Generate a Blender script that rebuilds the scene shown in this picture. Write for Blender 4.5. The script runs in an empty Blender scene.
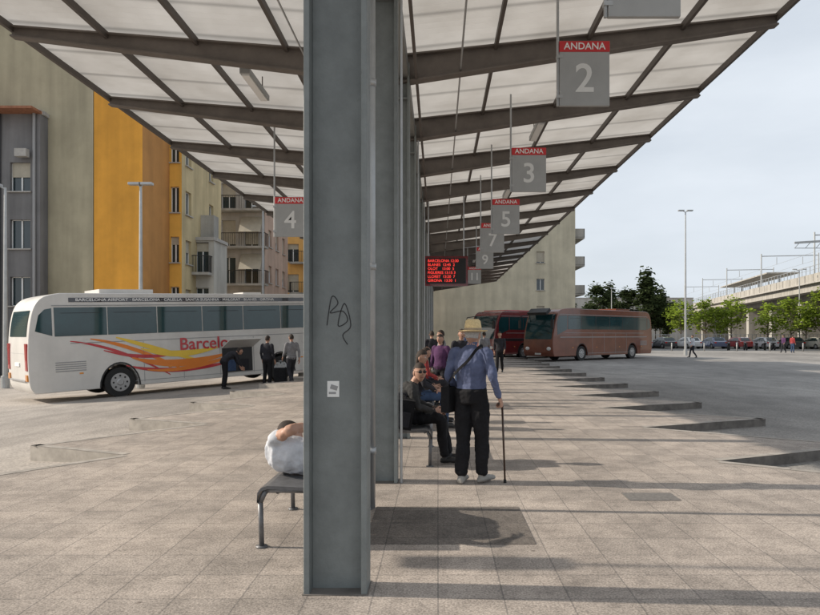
import bpy, bmesh, math, random
from mathutils import Vector, Matrix, noise, kdtree
random.seed(7)
scene=bpy.context.scene
R=math.radians
# ------------------------------------------------------------------ materials
def newmat(name):
    m=bpy.data.materials.new(name); m.use_nodes=True
    nt=m.node_tree; b=nt.nodes['Principled BSDF']; return m,nt,b
def mat(name,c,rough=0.6,metal=0.0,var=0.12,scale=3.0,bump=0.0,bscale=None,spec=0.5,emit=0.0,coat=0.0,stain=0.0):
    m,nt,b=newmat(name); N=nt.nodes; L=nt.links
    tc=N.new('ShaderNodeTexCoord')
    n=N.new('ShaderNodeTexNoise'); n.inputs['Scale'].default_value=scale; n.inputs['Detail'].default_value=6; n.inputs['Roughness'].default_value=0.65
    L.new(tc.outputs['Object'],n.inputs['Vector'])
    r=N.new('ShaderNodeValToRGB'); r.color_ramp.elements[0].position=0.3; r.color_ramp.elements[1].position=0.7
    lo=[max(0,x*(1-var)) for x in c]; hi=[min(1,x*(1+var)) for x in c]
    r.color_ramp.elements[0].color=(*lo,1); r.color_ramp.elements[1].color=(*hi,1)
    L.new(n.outputs['Fac'],r.inputs['Fac'])
    out=r.outputs['Color']
    if stain>0:
        mp=N.new('ShaderNodeMapping'); mp.inputs['Scale'].default_value=(1.3,1.3,0.12)
        L.new(tc.outputs['Object'],mp.inputs['Vector'])
        n3=N.new('ShaderNodeTexNoise'); n3.inputs['Scale'].default_value=1.0; n3.inputs['Detail'].default_value=5
        L.new(mp.outputs['Vector'],n3.inputs['Vector'])
        r3=N.new('ShaderNodeValToRGB'); r3.color_ramp.elements[0].position=0.35; r3.color_ramp.elements[1].position=0.65
        r3.color_ramp.elements[0].color=(1-stain,1-stain,1-stain,1)
        L.new(n3.outputs['Fac'],r3.inputs['Fac'])
        mx=N.new('ShaderNodeMixRGB'); mx.blend_type='MULTIPLY'; mx.inputs[0].default_value=1
        L.new(out,mx.inputs[1]); L.new(r3.outputs['Color'],mx.inputs[2]); out=mx.outputs[0]
    L.new(out,b.inputs['Base Color'])
    b.inputs['Roughness'].default_value=rough; b.inputs['Metallic'].default_value=metal
    b.inputs['Specular IOR Level'].default_value=spec
    b.inputs['Coat Weight'].default_value=coat
    if emit>0:
        b.inputs['Emission Color'].default_value=(*c,1); b.inputs['Emission Strength'].default_value=emit
    if bump>0:
        n2=N.new('ShaderNodeTexNoise'); n2.inputs['Scale'].default_value=bscale or scale*4; n2.inputs['Detail'].default_value=4
        L.new(tc.outputs['Object'],n2.inputs['Vector'])
        bp=N.new('ShaderNodeBump'); bp.inputs['Strength'].default_value=min(1,bump); bp.inputs['Distance'].default_value=0.02
        L.new(n2.outputs['Fac'],bp.inputs['Height']); L.new(bp.outputs['Normal'],b.inputs['Normal'])
    return m
def paver_mat(name='paving',k=1.0):
    m,nt,b=newmat(name); N=nt.nodes; L=nt.links
    tc=N.new('ShaderNodeTexCoord')
    br=N.new('ShaderNodeTexBrick'); br.offset=0.0; br.squash=1.0
    br.inputs['Scale'].default_value=1.0; br.inputs['Brick Width'].default_value=0.4; br.inputs['Row Height'].default_value=0.4
    br.inputs['Mortar Size'].default_value=0.006; br.inputs['Mortar Smooth'].default_value=0.4
    br.inputs['Color1'].default_value=(0.455*k,0.395*k,0.345*k,1); br.inputs['Color2'].default_value=(0.365*k,0.32*k,0.282*k,1); br.inputs['Mortar'].default_value=(0.25*k,0.222*k,0.20*k,1)
    L.new(tc.outputs['Object'],br.inputs['Vector'])
    def nz(s,d,e0,e1,lo,hi,rgh=.5):
        n=N.new('ShaderNodeTexNoise'); n.inputs['Scale'].default_value=s; n.inputs['Detail'].default_value=d; n.inputs['Roughness'].default_value=rgh
        L.new(tc.outputs['Object'],n.inputs['Vector'])
        r=N.new('ShaderNodeValToRGB'); r.color_ramp.elements[0].position=e0; r.color_ramp.elements[1].position=e1
        r.color_ramp.elements[0].color=(lo,lo,lo,1); r.color_ramp.elements[1].color=(hi,hi,hi,1)
        L.new(n.outputs['Fac'],r.inputs['Fac']); return n,r
    n1,r1=nz(70,4,0.38,0.62,0.58,1.28,.7)
    n2,r2=nz(0.45,8,0.32,0.68,0.72,1.12,.6)
    n3,r3=nz(3.1,7,0.38,0.58,0.80,1.06,.65)
    n4,r4=nz(14,3,0.33,0.5,0.85,1.03)
    v=N.new('ShaderNodeTexVoronoi'); v.inputs['Scale'].default_value=1.9
    L.new(tc.outputs['Object'],v.inputs['Vector'])
    rv=N.new('ShaderNodeValToRGB'); rv.color_ramp.elements[0].position=0.02; rv.color_ramp.elements[1].position=0.04
    rv.color_ramp.elements[0].color=(0.5,0.48,0.47,1)
    L.new(v.outputs['Distance'],rv.inputs['Fac'])
    col=br.outputs['Color']
    for r in (r1,r2,r3,r4,rv):
        mx=N.new('ShaderNodeMixRGB'); mx.blend_type='MULTIPLY'; mx.inputs[0].default_value=1
        L.new(col,mx.inputs[1]); L.new(r.outputs['Color'],mx.inputs[2]); col=mx.outputs[0]
    L.new(col,b.inputs['Base Color']); b.inputs['Roughness'].default_value=0.8
    bp=N.new('ShaderNodeBump'); bp.inputs['Strength'].default_value=0.5; bp.inputs['Distance'].default_value=0.006
    L.new(n1.outputs['Fac'],bp.inputs['Height'])
    L.new(bp.outputs['Normal'],b.inputs['Normal'])
    return m
def ground_mat():
    m,nt,b=newmat('asphalt'); N=nt.nodes; L=nt.links
    tc=N.new('ShaderNodeTexCoord'); sp=N.new('ShaderNodeSeparateXYZ'); L.new(tc.outputs['Object'],sp.inputs[0])
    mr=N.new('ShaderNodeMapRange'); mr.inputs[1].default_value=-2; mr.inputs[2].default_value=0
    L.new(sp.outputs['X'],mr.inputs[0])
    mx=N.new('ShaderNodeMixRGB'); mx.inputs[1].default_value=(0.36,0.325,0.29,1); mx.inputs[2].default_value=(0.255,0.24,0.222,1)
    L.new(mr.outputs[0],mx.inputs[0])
    col=mx.outputs[0]
    for s,e0,e1,lo,hi in ((40,.35,.65,.72,1.22),(0.16,.35,.65,.7,1.2),(1.6,.35,.6,.82,1.08)):
        n=N.new('ShaderNodeTexNoise'); n.inputs['Scale'].default_value=s; n.inputs['Detail'].default_value=7
        mp=N.new('ShaderNodeMapping'); mp.inputs['Scale'].default_value=(1,0.5,1); L.new(tc.outputs['Object'],mp.inputs[0])
        L.new(mp.outputs[0],n.inputs['Vector'])
        r=N.new('ShaderNodeValToRGB'); r.color_ramp.elements[0].position=e0; r.color_ramp.elements[1].position=e1
        r.color_ramp.elements[0].color=(lo,lo,lo,1); r.color_ramp.elements[1].color=(hi,hi,hi,1)
        L.new(n.outputs['Fac'],r.inputs['Fac'])
        m2=N.new('ShaderNodeMixRGB'); m2.blend_type='MULTIPLY'; m2.inputs[0].default_value=1
        L.new(col,m2.inputs[1]); L.new(r.outputs['Color'],m2.inputs[2]); col=m2.outputs[0]
    L.new(col,b.inputs['Base Color']); b.inputs['Roughness'].default_value=0.85
    return m
def roof_mat():
    m,nt,b=newmat('translucent_roof_sheet'); N=nt.nodes; L=nt.links
    out=N['Material Output']; tc=N.new('ShaderNodeTexCoord')
    n=N.new('ShaderNodeTexNoise'); n.inputs['Scale'].default_value=0.9; n.inputs['Detail'].default_value=8
    L.new(tc.outputs['Object'],n.inputs['Vector'])
    r=N.new('ShaderNodeValToRGB'); r.color_ramp.elements[0].position=.3; r.color_ramp.elements[1].position=.7
    r.color_ramp.elements[0].color=(.48,.455,.42,1); r.color_ramp.elements[1].color=(.67,.65,.62,1)
    L.new(n.outputs['Fac'],r.inputs['Fac'])
    sp=N.new('ShaderNodeSeparateXYZ'); L.new(tc.outputs['Object'],sp.inputs[0])
    md=N.new('ShaderNodeMath'); md.operation='PINGPONG'; md.inputs[1].default_value=0.51; L.new(sp.outputs['Y'],md.inputs[0])
    lt=N.new('ShaderNodeMapRange'); lt.inputs[1].default_value=0.0; lt.inputs[2].default_value=0.045; lt.inputs[3].default_value=0.62; lt.inputs[4].default_value=1.0
    L.new(md.outputs[0],lt.inputs[0])
    mx=N.new('ShaderNodeMixRGB'); mx.blend_type='MULTIPLY'; mx.inputs[0].default_value=1
    L.new(r.outputs['Color'],mx.inputs[1]); L.new(lt.outputs[0],mx.inputs[2])
    d=N.new('ShaderNodeBsdfDiffuse'); t=N.new('ShaderNodeBsdfTranslucent'); ms=N.new('ShaderNodeMixShader'); ms.inputs[0].default_value=0.44
    L.new(mx.outputs[0],d.inputs['Color']); L.new(mx.outputs[0],t.inputs['Color'])
    L.new(d.outputs[0],ms.inputs[1]); L.new(t.outputs[0],ms.inputs[2]); L.new(ms.outputs[0],out.inputs['Surface'])
    return m
def leaf_mat(name,c):
    m,nt,b=newmat(name); N=nt.nodes; L=nt.links
    out=N['Material Output']; g=N.new('ShaderNodeNewGeometry')
    r=N.new('ShaderNodeValToRGB'); r.color_ramp.elements[0].color=(c[0]*.5,c[1]*.5,c[2]*.5,1); r.color_ramp.elements[1].color=(c[0]*1.4,c[1]*1.4,c[2]*1.3,1)
    L.new(g.outputs['Random Per Island'],r.inputs['Fac'])
    d=N.new('ShaderNodeBsdfDiffuse'); t=N.new('ShaderNodeBsdfTranslucent'); ms=N.new('ShaderNodeMixShader'); ms.inputs[0].default_value=0.35
    L.new(r.outputs[0],d.inputs[0]); L.new(r.outputs[0],t.inputs[0]); L.new(d.outputs[0],ms.inputs[1]); L.new(t.outputs[0],ms.inputs[2]); L.new(ms.outputs[0],out.inputs[0])
    return m
def cloth(name,c,bscale=11):
    return mat(name,c,rough=0.9,var=0.22,scale=9,bump=0.8,bscale=bscale,spec=0.2)

M={}
M['paving']=paver_mat(); M['paving_dark']=paver_mat('darker_paving',.42); M['asphalt']=ground_mat(); M['roof']=roof_mat()
M['kerb']=mat('kerb_stone',(.38,.35,.315),.85,var=.3,scale=5,stain=.2)
M['kerbside']=mat('shade_tinted_kerb_face',(.15,.135,.12),.9,var=.4,scale=4)  # kerb faces turned from the sun, their shade put into the colour
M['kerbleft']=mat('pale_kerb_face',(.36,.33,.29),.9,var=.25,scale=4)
M['sill']=mat('stone_sill',(.4,.38,.35),.85,var=.15,scale=5)
M['column']=mat('painted_steel_column',(.215,.235,.23),.55,var=.16,scale=5,bump=.15,bscale=60,stain=.3)
M['beam']=mat('painted_steel_beam',(.14,.12,.105),.65,var=.2,scale=3)
M['purlin']=mat('purlin_steel',(.10,.085,.075),.65)
M['galv']=mat('galvanised_steel',(.42,.43,.43),.45,metal=.5,var=.12)
M['gutter']=mat('gutter_paint',(.2,.2,.19),.6)
M['plate']=mat('sign_plate_grey',(.36,.37,.37),.55,var=.08)
M['red']=mat('sign_red',(.55,.03,.035),.5,var=.05)
M['white']=mat('white_lettering',(.8,.8,.78),.6,var=.03)
M['numw']=mat('pale_number',(.70,.71,.70),.6,var=.04)
M['black']=mat('black_plastic',(.015,.015,.016),.5)
M['rubber']=mat('tyre_rubber',(.02,.02,.02),.85)
M['bench']=mat('bench_metal',(.16,.16,.165),.45,metal=.4,var=.2,scale=20)
M['glass']=mat('dark_window_glass',(.02,.035,.04),.06,var=.1,spec=.9)
M['coachglass']=mat('tinted_coach_glass',(.012,.045,.05),.05,var=.3,scale=.8,spec=.8)
M['coachwhite']=mat('coach_white_paint',(.66,.64,.605),.42,var=.08,coat=.15,scale=1.2,stain=.12)
M['maroon']=mat('coach_maroon_paint',(.15,.045,.025),.25,var=.3,scale=1,coat=.7)
M['darkpaint']=mat('coach_dark_paint',(.03,.025,.03),.2,var=.2,coat=1.0)
M['darkred']=mat('coach_dark_red_paint',(.16,.02,.022),.25,var=.2,coat=.7)
M['redpaint']=mat('coach_red_paint',(.5,.03,.04),.25,var=.1,coat=.6)
M['orangepaint']=mat('vinyl_orange',(.75,.22,.03),.4,var=.05)
M['yellowpaint']=mat('vinyl_yellow',(.8,.55,.06),.4,var=.05)
M['greypaint']=mat('vinyl_grey',(.3,.3,.3),.4,var=.05)
M['redlamp']=mat('tail_lamp',(.45,.01,.01),.2,coat=1)
M['amber']=mat('indicator',(.7,.25,.02),.2,coat=1)
M['clearlamp']=mat('headlamp',(.6,.6,.6),.1,coat=1)
M['hub']=mat('wheel_hub',(.4,.4,.4),.4,metal=.7)
M['led']=mat('led_text',(.9,.05,.04),.5,emit=1.0,var=.02)
M['skin']=mat('skin',(.42,.24,.17),.55,var=.1,scale=12)
M['lip']=mat('lips',(.3,.1,.08),.5)
M['hairgrey']=mat('grey_hair',(.4,.38,.36),.9,var=.3,scale=60)
M['hairdark']=mat('dark_hair',(.03,.02,.015),.8,var=.4,scale=60)
M['straw']=mat('straw',(.72,.56,.30),.85,var=.2,scale=50,bump=.5,bscale=90)
M['eye']=mat('eye_dark',(.02,.02,.02),.3)
M['wood']=mat('cane_wood',(.05,.025,.015),.4)
M['bark']=mat('bark',(.12,.09,.065),.9,var=.3,scale=8)
# ------------------------------------------------------------------ mesh builder
class MB:
    def __init__(s): s.v=[];s.f=[];s.mi=[];s.mats=[];s.M=Matrix.Identity(4)
    def m(s,mt):
        mt=M[mt] if isinstance(mt,str) else mt
        if mt not in s.mats: s.mats.append(mt)
        return s.mats.index(mt)
    def add(s,vs,fs,mt):
        o=len(s.v); k=s.m(mt)
        s.v+= [s.M@Vector(p) for p in vs]
        for f in fs: s.f.append([i+o for i in f]); s.mi.append(k)
    def quad(s,pts,mt): s.add(pts,[list(range(len(pts)))],mt)
    def box(s,c,sz,mt,rot=None):
        c=Vector(c); h=Vector(sz)/2
        vs=[]
        for x in(-1,1):
            for y in(-1,1):
                for z in(-1,1):
                    p=Vector((x*h.x,y*h.y,z*h.z))
                    if rot is not None: p=rot@p
                    vs.append(c+p)
        s.add(vs,[(0,1,3,2),(4,6,7,5),(0,4,5,1),(2,3,7,6),(0,2,6,4),(1,5,7,3)],mt)
    def beam(s,p0,p1,w,h,mt,up=(0,0,1),h1=None,w1=None):
        p0=Vector(p0);p1=Vector(p1);t=(p1-p0).normalized();u=Vector(up)
        if u.length<.01 or abs(t.dot(u))>.99:u=Vector((1,0,0))
        r=t.cross(u).normalized();u=r.cross(t).normalized()
        h1=h if h1 is None else h1; w1=w if w1 is None else w1
        vs=[]
        for p,ww,hh in((p0,w,h),(p1,w1,h1)):
            for a,b in((-1,-1),(1,-1),(1,1),(-1,1)): vs.append(p+r*a*ww/2+u*b*hh/2)
        s.add(vs,[(3,2,1,0),(4,5,6,7),(0,1,5,4),(1,2,6,5),(2,3,7,6),(3,0,4,7)],mt)
    def cyl(s,p0,p1,r0,mt,r1=None,n=12,caps=True):
        p0=Vector(p0);p1=Vector(p1);r1=r0 if r1 is None else r1
        t=(p1-p0).normalized();a=Vector((0,0,1)) if abs(t.z)<.9 else Vector((1,0,0))
        u=t.cross(a).normalized();w=t.cross(u)
        vs=[p0+(u*math.cos(2*math.pi*i/n)+w*math.sin(2*math.pi*i/n))*r0 for i in range(n)]
        vs+=[p1+(u*math.cos(2*math.pi*i/n)+w*math.sin(2*math.pi*i/n))*r1 for i in range(n)]
        fs=[(i,(i+1)%n,n+(i+1)%n,n+i) for i in range(n)]
        if caps: fs+=[tuple(range(n))[::-1],tuple(range(n,2*n))]
        s.add(vs,fs,mt)
    def pipe(s,pts,r,mt,n=8):
        for a,b in zip(pts[:-1],pts[1:]): s.cyl(a,b,r,mt,n=n)
        for p in pts[1:-1]: s.ball(p,(r,r,r),mt,n=8,m=5)
    def ball(s,c,r,mt,n=16,m=10):
        c=Vector(c);vs=[];fs=[]
        for j in range(m+1):
            th=math.pi*j/m
            for i in range(n):
                ph=2*math.pi*i/n
                vs.append(c+Vector((r[0]*math.sin(th)*math.cos(ph),r[1]*math.sin(th)*math.sin(ph),r[2]*math.cos(th))))
        for j in range(m):
            for i in range(n): fs.append((j*n+i,(j+1)*n+i,(j+1)*n+(i+1)%n,j*n+(i+1)%n))
        s.add(vs,fs,mt)
    def lathe(s,c,prof,mt,n=28,sx=1,sy=1):
        c=Vector(c);vs=[];fs=[]
        for r,z in prof:
            for i in range(n):
                a=2*math.pi*i/n; vs.append(c+Vector((r*sx*math.cos(a),r*sy*math.sin(a),z)))
        for j in range(len(prof)-1):
            for i in range(n): fs.append((j*n+i,j*n+(i+1)%n,(j+1)*n+(i+1)%n,(j+1)*n+i))
        s.add(vs,fs,mt)
    def prism(s,poly,z0,z1,mt,side=None):
        n=len(poly);vs=[(x,y,z0) for x,y in poly]+[(x,y,z1) for x,y in poly]
        s.add(vs,[tuple(range(n,2*n))],mt); s.add(vs,[tuple(range(n))[::-1]],side or mt)
        for i in range(n):
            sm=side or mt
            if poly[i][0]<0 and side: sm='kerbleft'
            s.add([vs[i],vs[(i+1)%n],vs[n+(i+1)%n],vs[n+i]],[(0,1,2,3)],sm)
    def obj(s,name,parent=None,smooth=False,bevel=0,seg=2,ang=40):
        me=bpy.data.meshes.new(name); me.from_pydata([tuple(p) for p in s.v],[],s.f)
        for mt in s.mats: me.materials.append(mt)
        me.polygons.foreach_set('material_index',s.mi)
        if smooth: me.polygons.foreach_set('use_smooth',[True]*len(me.polygons))
        me.update()
        o=bpy.data.objects.new(name,me); scene.collection.objects.link(o)
        if bevel>0:
            b=o.modifiers.new('b','BEVEL'); b.width=bevel; b.segments=seg; b.limit_method='ANGLE'; b.angle_limit=R(ang)
        if parent: o.parent=parent
        return o
def empty(name,loc=(0,0,0),rot=(0,0,0)):
    e=bpy.data.objects.new(name,None); e.location=loc; e.rotation_euler=rot; e.empty_display_size=.2
    scene.collection.objects.link(e); return e
def text(name,s,size,mt,parent,loc,rot,align='CENTER',ext=0.003,sx=1):
    c=bpy.data.curves.new(name,'FONT'); c.body=s; c.size=size; c.extrude=ext; c.align_x=align; c.align_y='CENTER'; c.resolution_u=4; c.offset=size*0.012
    o=bpy.data.objects.new(name,c); scene.collection.objects.link(o)
    bpy.context.view_layer.update()
    me=bpy.data.meshes.new_from_object(o.evaluated_get(bpy.context.evaluated_depsgraph_get()))
    bpy.data.objects.remove(o); me.materials.clear(); me.materials.append(M[mt] if isinstance(mt,str) else mt)
    o=bpy.data.objects.new(name,me); scene.collection.objects.link(o); o.parent=parent; o.location=loc; o.rotation_euler=rot; o.scale=(sx,1,1)
    return o
# ------------------------------------------------------------------ camera / light
cam=bpy.data.cameras.new('camera'); co=bpy.data.objects.new('camera',cam); scene.collection.objects.link(co); scene.camera=co
co.location=(0,0,1.6); co.rotation_euler=(R(90),0,0)
cam.sensor_width=36; cam.lens=36*660/820; cam.shift_x=-28/820; cam.shift_y=27.5/820; cam.clip_start=.1; cam.clip_end=3000
ELEV=R(29); AZ=R(-86.5)
sd=Vector((math.sin(AZ)*math.cos(ELEV),math.cos(AZ)*math.cos(ELEV),math.sin(ELEV)))
sl=bpy.data.lights.new('sun','SUN'); sl.energy=5; sl.angle=R(.6); sl.color=(1,.90,.77)
so=bpy.data.objects.new('sun',sl); scene.collection.objects.link(so); so.rotation_euler=(-sd).to_track_quat('-Z','Y').to_euler(); so.location=(-30,0,30)
w=bpy.data.worlds.new('World'); scene.world=w; w.use_nodes=True; nt=w.node_tree; N=nt.nodes; L=nt.links
bg=N['Background']; sky=N.new('ShaderNodeTexSky'); sky.sky_type='NISHITA'; sky.sun_disc=False; sky.sun_elevation=ELEV; sky.sun_rotation=AZ; sky.dust_density=3; sky.air_density=1.0; sky.altitude=50
tc=N.new('ShaderNodeTexCoord'); mp=N.new('ShaderNodeMapping'); mp.inputs['Scale'].default_value=(1.0,1.0,3.2); L.new(tc.outputs['Generated'],mp.inputs[0])
nn=N.new('ShaderNodeTexNoise'); nn.inputs['Scale'].default_value=1.6; nn.inputs['Detail'].default_value=8; nn.inputs['Roughness'].default_value=.5; L.new(mp.outputs[0],nn.inputs['Vector'])
rr=N.new('ShaderNodeValToRGB'); rr.color_ramp.elements[0].position=.34; rr.color_ramp.elements[1].position=.68; rr.color_ramp.elements[0].color=(.6,.6,.6,1); rr.color_ramp.elements[1].color=(.97,.97,.97,1); L.new(nn.outputs['Fac'],rr.inputs['Fac'])
mx=N.new('ShaderNodeMixRGB'); L.new(rr.outputs[0],mx.inputs[0]); L.new(sky.outputs[0],mx.inputs[1]); mx.inputs[2].default_value=(7.7,8.3,9.0,1)
L.new(mx.outputs[0],bg.inputs['Color']); bg.inputs['Strength'].default_value=.105
scene.view_settings.view_transform='Standard'; scene.view_settings.look='None'; scene.view_settings.exposure=0
# ------------------------------------------------------------------ ground
def gz(x):
    if x>-4.4: return -.14
    if x<-12.4: return -.57
    return -.14-.43*(-x-4.4)/8.0
mb=MB(); xs=[-1500,-300,-60,-20,-12.4]+[-12.4+i*.5 for i in range(1,16)]+[-4.4,0,10,40,300,1500]
ys=[-1500,-200,-20,0,20,40,80,200,600,2500]
vs=[(x,y,gz(x)) for y in ys for x in xs]; nx=len(xs)
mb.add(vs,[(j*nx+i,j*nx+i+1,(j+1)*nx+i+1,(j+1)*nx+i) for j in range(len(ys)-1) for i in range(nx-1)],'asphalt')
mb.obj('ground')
S=3.05; Y0=8.38-3*S
right=[(3.57,-6)]
for i in range(0,22):
    y=Y0+i*S; right+=[(3.57,y),(6.27,y+1.2)]
yend=right[-1][1]+1.0
right.append((3.57,yend))
left=[(-4.2,yend)]
for i in range(21,-1,-1):
    y=8.8-3*S+i*S; left+=[(-5.9,y+.75),(-4.2,y)]
left.append((-4.2,-6))
poly=right+left
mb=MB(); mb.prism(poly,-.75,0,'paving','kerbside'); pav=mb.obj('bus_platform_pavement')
mb=MB()
def kerbstrip(pts,wd):
    for a,b in zip(pts[:-1],pts[1:]):
        a=Vector((*a,0));b=Vector((*b,0)); t=(b-a); ln=t.length; t.normalize(); nrm=Vector((-t.y,t.x,0))*wd
        k=max(1,int(ln/.75))
        for q in range(k):
            p0=a+t*(ln*q/k+.006); p1=a+t*(ln*(q+1)/k-.006)
            mb.quad([(r_.x,r_.y,.004) for r_ in (p0,p1,p1+nrm,p0+nrm)],'kerb')
kerbstrip(right[1:-1],.13); kerbstrip(left[1:-1],.13); mb.obj('kerb_edging')
mb=MB(); mb.box((2.1,6.52,.003),(.5,.3,.006),mat('cast_iron',(.16,.15,.14),.7,var=.3,scale=30)); mb.obj('manhole_cover')
mb=MB(); mb.box((.09,5.59,.002),(1.32,1.1,.004),'paving_dark'); mb.obj('darker_paving_patch')  # rectangle of paving in a darker tone
# ------------------------------------------------------------------ canopy
can=empty('platform_canopy')
CX=-.633; NCOL=19; CY=[4.17+i*S for i in range(NCOL)]
XR,ZR,XL,ZL,ZC=5.27,6.60,-6.62,6.42,5.98
def zr(x): return ZC+.0+(ZR-ZC)*(x-CX)/(XR-CX) if x>CX else ZC+(ZL-ZC)*(CX-x)/(CX-XL)
for i,y in enumerate(CY):
    mb=MB(); W=.39
    mb.box((CX-W/2+.018,y,2.9),(.036,.22,5.8),'column'); mb.box((CX+W/2-.018,y,2.9),(.036,.22,5.8),'column')
    mb.box((CX,y,2.9),(W-.072,.02,5.8),'column')
    for z in(5.25,): mb.box((CX,y-.06,z),(W-.074,.098,.02),'column'); mb.box((CX,y+.06,z),(W-.074,.098,.02),'column')
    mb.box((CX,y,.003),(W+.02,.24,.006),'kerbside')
    if i%2: mb.cyl((CX+.235,y-.08,0),(CX+.235,y-.08,5.5),.016,'galv',n=8)
    mb.obj('column_%d'%(i+1),can,bevel=.003,seg=1)
    mb=MB()
    for sx,zt in((XR,ZR),(XL,ZL)):
        a=Vector((CX,y,ZC-.26)); b=Vector((sx,y,zt-.10))
        u0=.44;u1=.17
        mb.beam(a,b,.03,u0,'beam',h1=u1)
        t=Vector((0,0,1))
        mb.beam(a-t*u0/2,b-t*u1/2,.18,.025,'beam',w1=.15); mb.beam(a+t*(u0/2-.02),b+t*(u1/2-.02),.18,.025,'beam',w1=.15)
    mb.obj('beam_%d'%(i+1),can)
y0c,y1c=2.6,CY[-1]+.9
mb=MB()
for x in (-6.62,-5.15,-3.75,-2.35,.9,2.35,3.8,5.27):
    mb.beam((x,y0c,zr(x)-.055),(x,y1c,zr(x)-.055),.05,.11,'purlin')
mb.beam((CX,y0c,5.72),(CX,y1c,5.72),.34,.26,'gutter')
mb.beam((CX+.3,y0c,5.6),(CX+.3,y1c,5.6),.04,.1,'purlin')
mb.cyl((.35,y0c,5.72),(.35,y1c,5.72),.014,'galv',n=6); mb.cyl((-2.0,y0c,5.78),(-2.0,y1c,5.78),.014,'galv',n=6)
mb.obj('purlins_and_gutter',can)
mb=MB(); ny=int((y1c-y0c)/.085)
for seg in ([XL-.12,-3.6,CX-.004],[CX+.004,2.4,XR+.12]):
    vs=[];fs=[]
    for j in range(ny+1):
        y=y0c+j*.085; dz=.018*(1 if j%2 else -1)
        for x in seg: vs.append((x,y,zr(x)+.03+dz))
    n=len(seg)
    fs=[(j*n+i,j*n+i+1,(j+1)*n+i+1,(j+1)*n+i) for j in range(ny) for i in range(n-1)]
    mb.add(vs,fs,'roof')
mb.obj('roof_sheets',can)
mb=MB()
for x,ys_ in((-3.1,(11.2,17.3,23.4,29.5,35.6)),(2.1,(14.0,20.1,26.2,32.3,38.4))):
    for y in ys_:
        mb.box((x,y,zr(x)-.32),(.16,1.25,.09),'plate'); mb.box((x,y,zr(x)-.375),(.12,1.15,.03),'white')
        for dy in(-.45,.45): mb.cyl((x,y+dy,zr(x)-.28),(x,y+dy,zr(x)),.01,'purlin',n=6)
mb.obj('strip_lights',can)
dp=empty('downpipe'); mb=MB(); mb.cyl((-.615,6.1,0),(-.615,6.1,5.6),.036,'galv',n=16)
for z in(.5,2.2,3.9): mb.cyl((-.615,6.1,z),(-.615,6.1,z+.06),.045,'galv',n=16)
mb.obj('pipe',dp,smooth=True)
FY=CY[0]-.0115
mb=MB(); mb.box((-.66,FY,1.26),(.075,.003,.10),'white'); mb.box((-.655,FY-.0025,1.27),(.045,.002,.028),'greypaint',rot=Matrix.Rotation(.3,3,'Y')); mb.box((-.665,FY-.0025,1.235),(.045,.002,.013),'greypaint')
mb.obj('sticker')
def catmull(P,k=4):
    if len(P)<3: return P
    out=[]
    for i in range(len(P)-1):
        a=P[max(i-1,0)];b=P[i];c=P[i+1];d=P[min(i+2,len(P)-1)]
        for j in range(k):
            t=j/k
            out.append(tuple(.5*((2*b[q])+(-a[q]+c[q])*t+(2*a[q]-5*b[q]+4*c[q]-d[q])*t*t+(-a[q]+3*b[q]-3*c[q]+d[q])*t**3) for q in range(len(b))))
    out.append(P[-1]); return out
mb=MB(); pts=catmull([(-.70,1.66),(-.67,1.84),(-.63,1.80),(-.68,1.74),(-.60,1.75),(-.57,1.69),(-.63,1.66),(-.59,1.80),(-.55,1.66),(-.60,1.60),(-.57,1.54)],5)
for a,b in zip(pts[:-1],pts[1:]): mb.beam((a[0],FY,a[1]),(b[0],FY,b[1]),.006,.002,'black',up=(0,1,0))
mb.obj('graffiti_scrawl')
# ------------------------------------------------------------------ hanging signs
def bay_sign(num,xl,y,zt,w_=.65,h_=.84):
    e=empty('bay_number_sign',(xl,y,zt))
    mb=MB(); mb.box((w_/2,0,-h_/2-.07),(w_,.05,h_-.14),'plate'); mb.box((w_/2,0,-.07),(w_+.004,.056,.14),'red')
    mb.obj('plate',e,bevel=.004,seg=1)
    mb=MB(); mb.cyl((-.02,0,-h_),(-.02,0,zr(xl)-zt),.018,'galv',n=8)
    for z in(-.2,-h_+.12): mb.box((0,0,z),(.08,.062,.04),'galv')
    mb.obj('rod',e)
    text('lettering','ANDANA',.125,'white',e,(w_/2,-.0305,-.072),(R(90),0,0),ext=.0015)
    text('number',num,.52,'numw',e,(w_/2,-.027,-.5),(R(90),0,0),ext=.0015)
    text('number_back',num,.52,'numw',e,(w_/2,.027,-.5),(R(90),0,R(180)),ext=.0015)
    return e
for n_,x,y,zt in(('1',1.53,5.95,5.30),('2',1.58,8.6,5.42),('3',1.41,12.6,5.17),('5',1.31,15.9,4.87),('7',1.24,18.9,4.80),('9',1.53,26,5.05),
                 ('4',-3.45,14.0,4.52),('6',-3.45,22.5,4.6),('8',-3.4,31,4.7),('11',1.5,33,5.0)):
    bay_sign(n_,x,y,zt)
e=empty('added_shadow_caster',(-5.6,5.0,3.3)); mb=MB(); mb.box((0,0,0),(.62,.24,.34),'plate'); mb.box((0,-.125,0),(.6,.02,.26),'white')  # out-of-view box, added only to cast a shadow bar on the paving
for s in(-.25,.25): mb.cyl((s,0,.17),(s,0,3.0),.012,'galv',n=6)
mb.obj('case',e)
e=empty('departure_display',(.25,20.5,3.58)); mb=MB(); mb.box((0,0,0),(1.35,.18,.92),'darkred'); mb.box((0,-.1,0),(1.22,.02,.78),'black')
mb.cyl((-.55,0,.4),(-.55,0,2.4),.02,'galv'); mb.cyl((.55,0,.4),(.55,0,2.4),.02,'galv'); mb.obj('housing',e)
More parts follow.
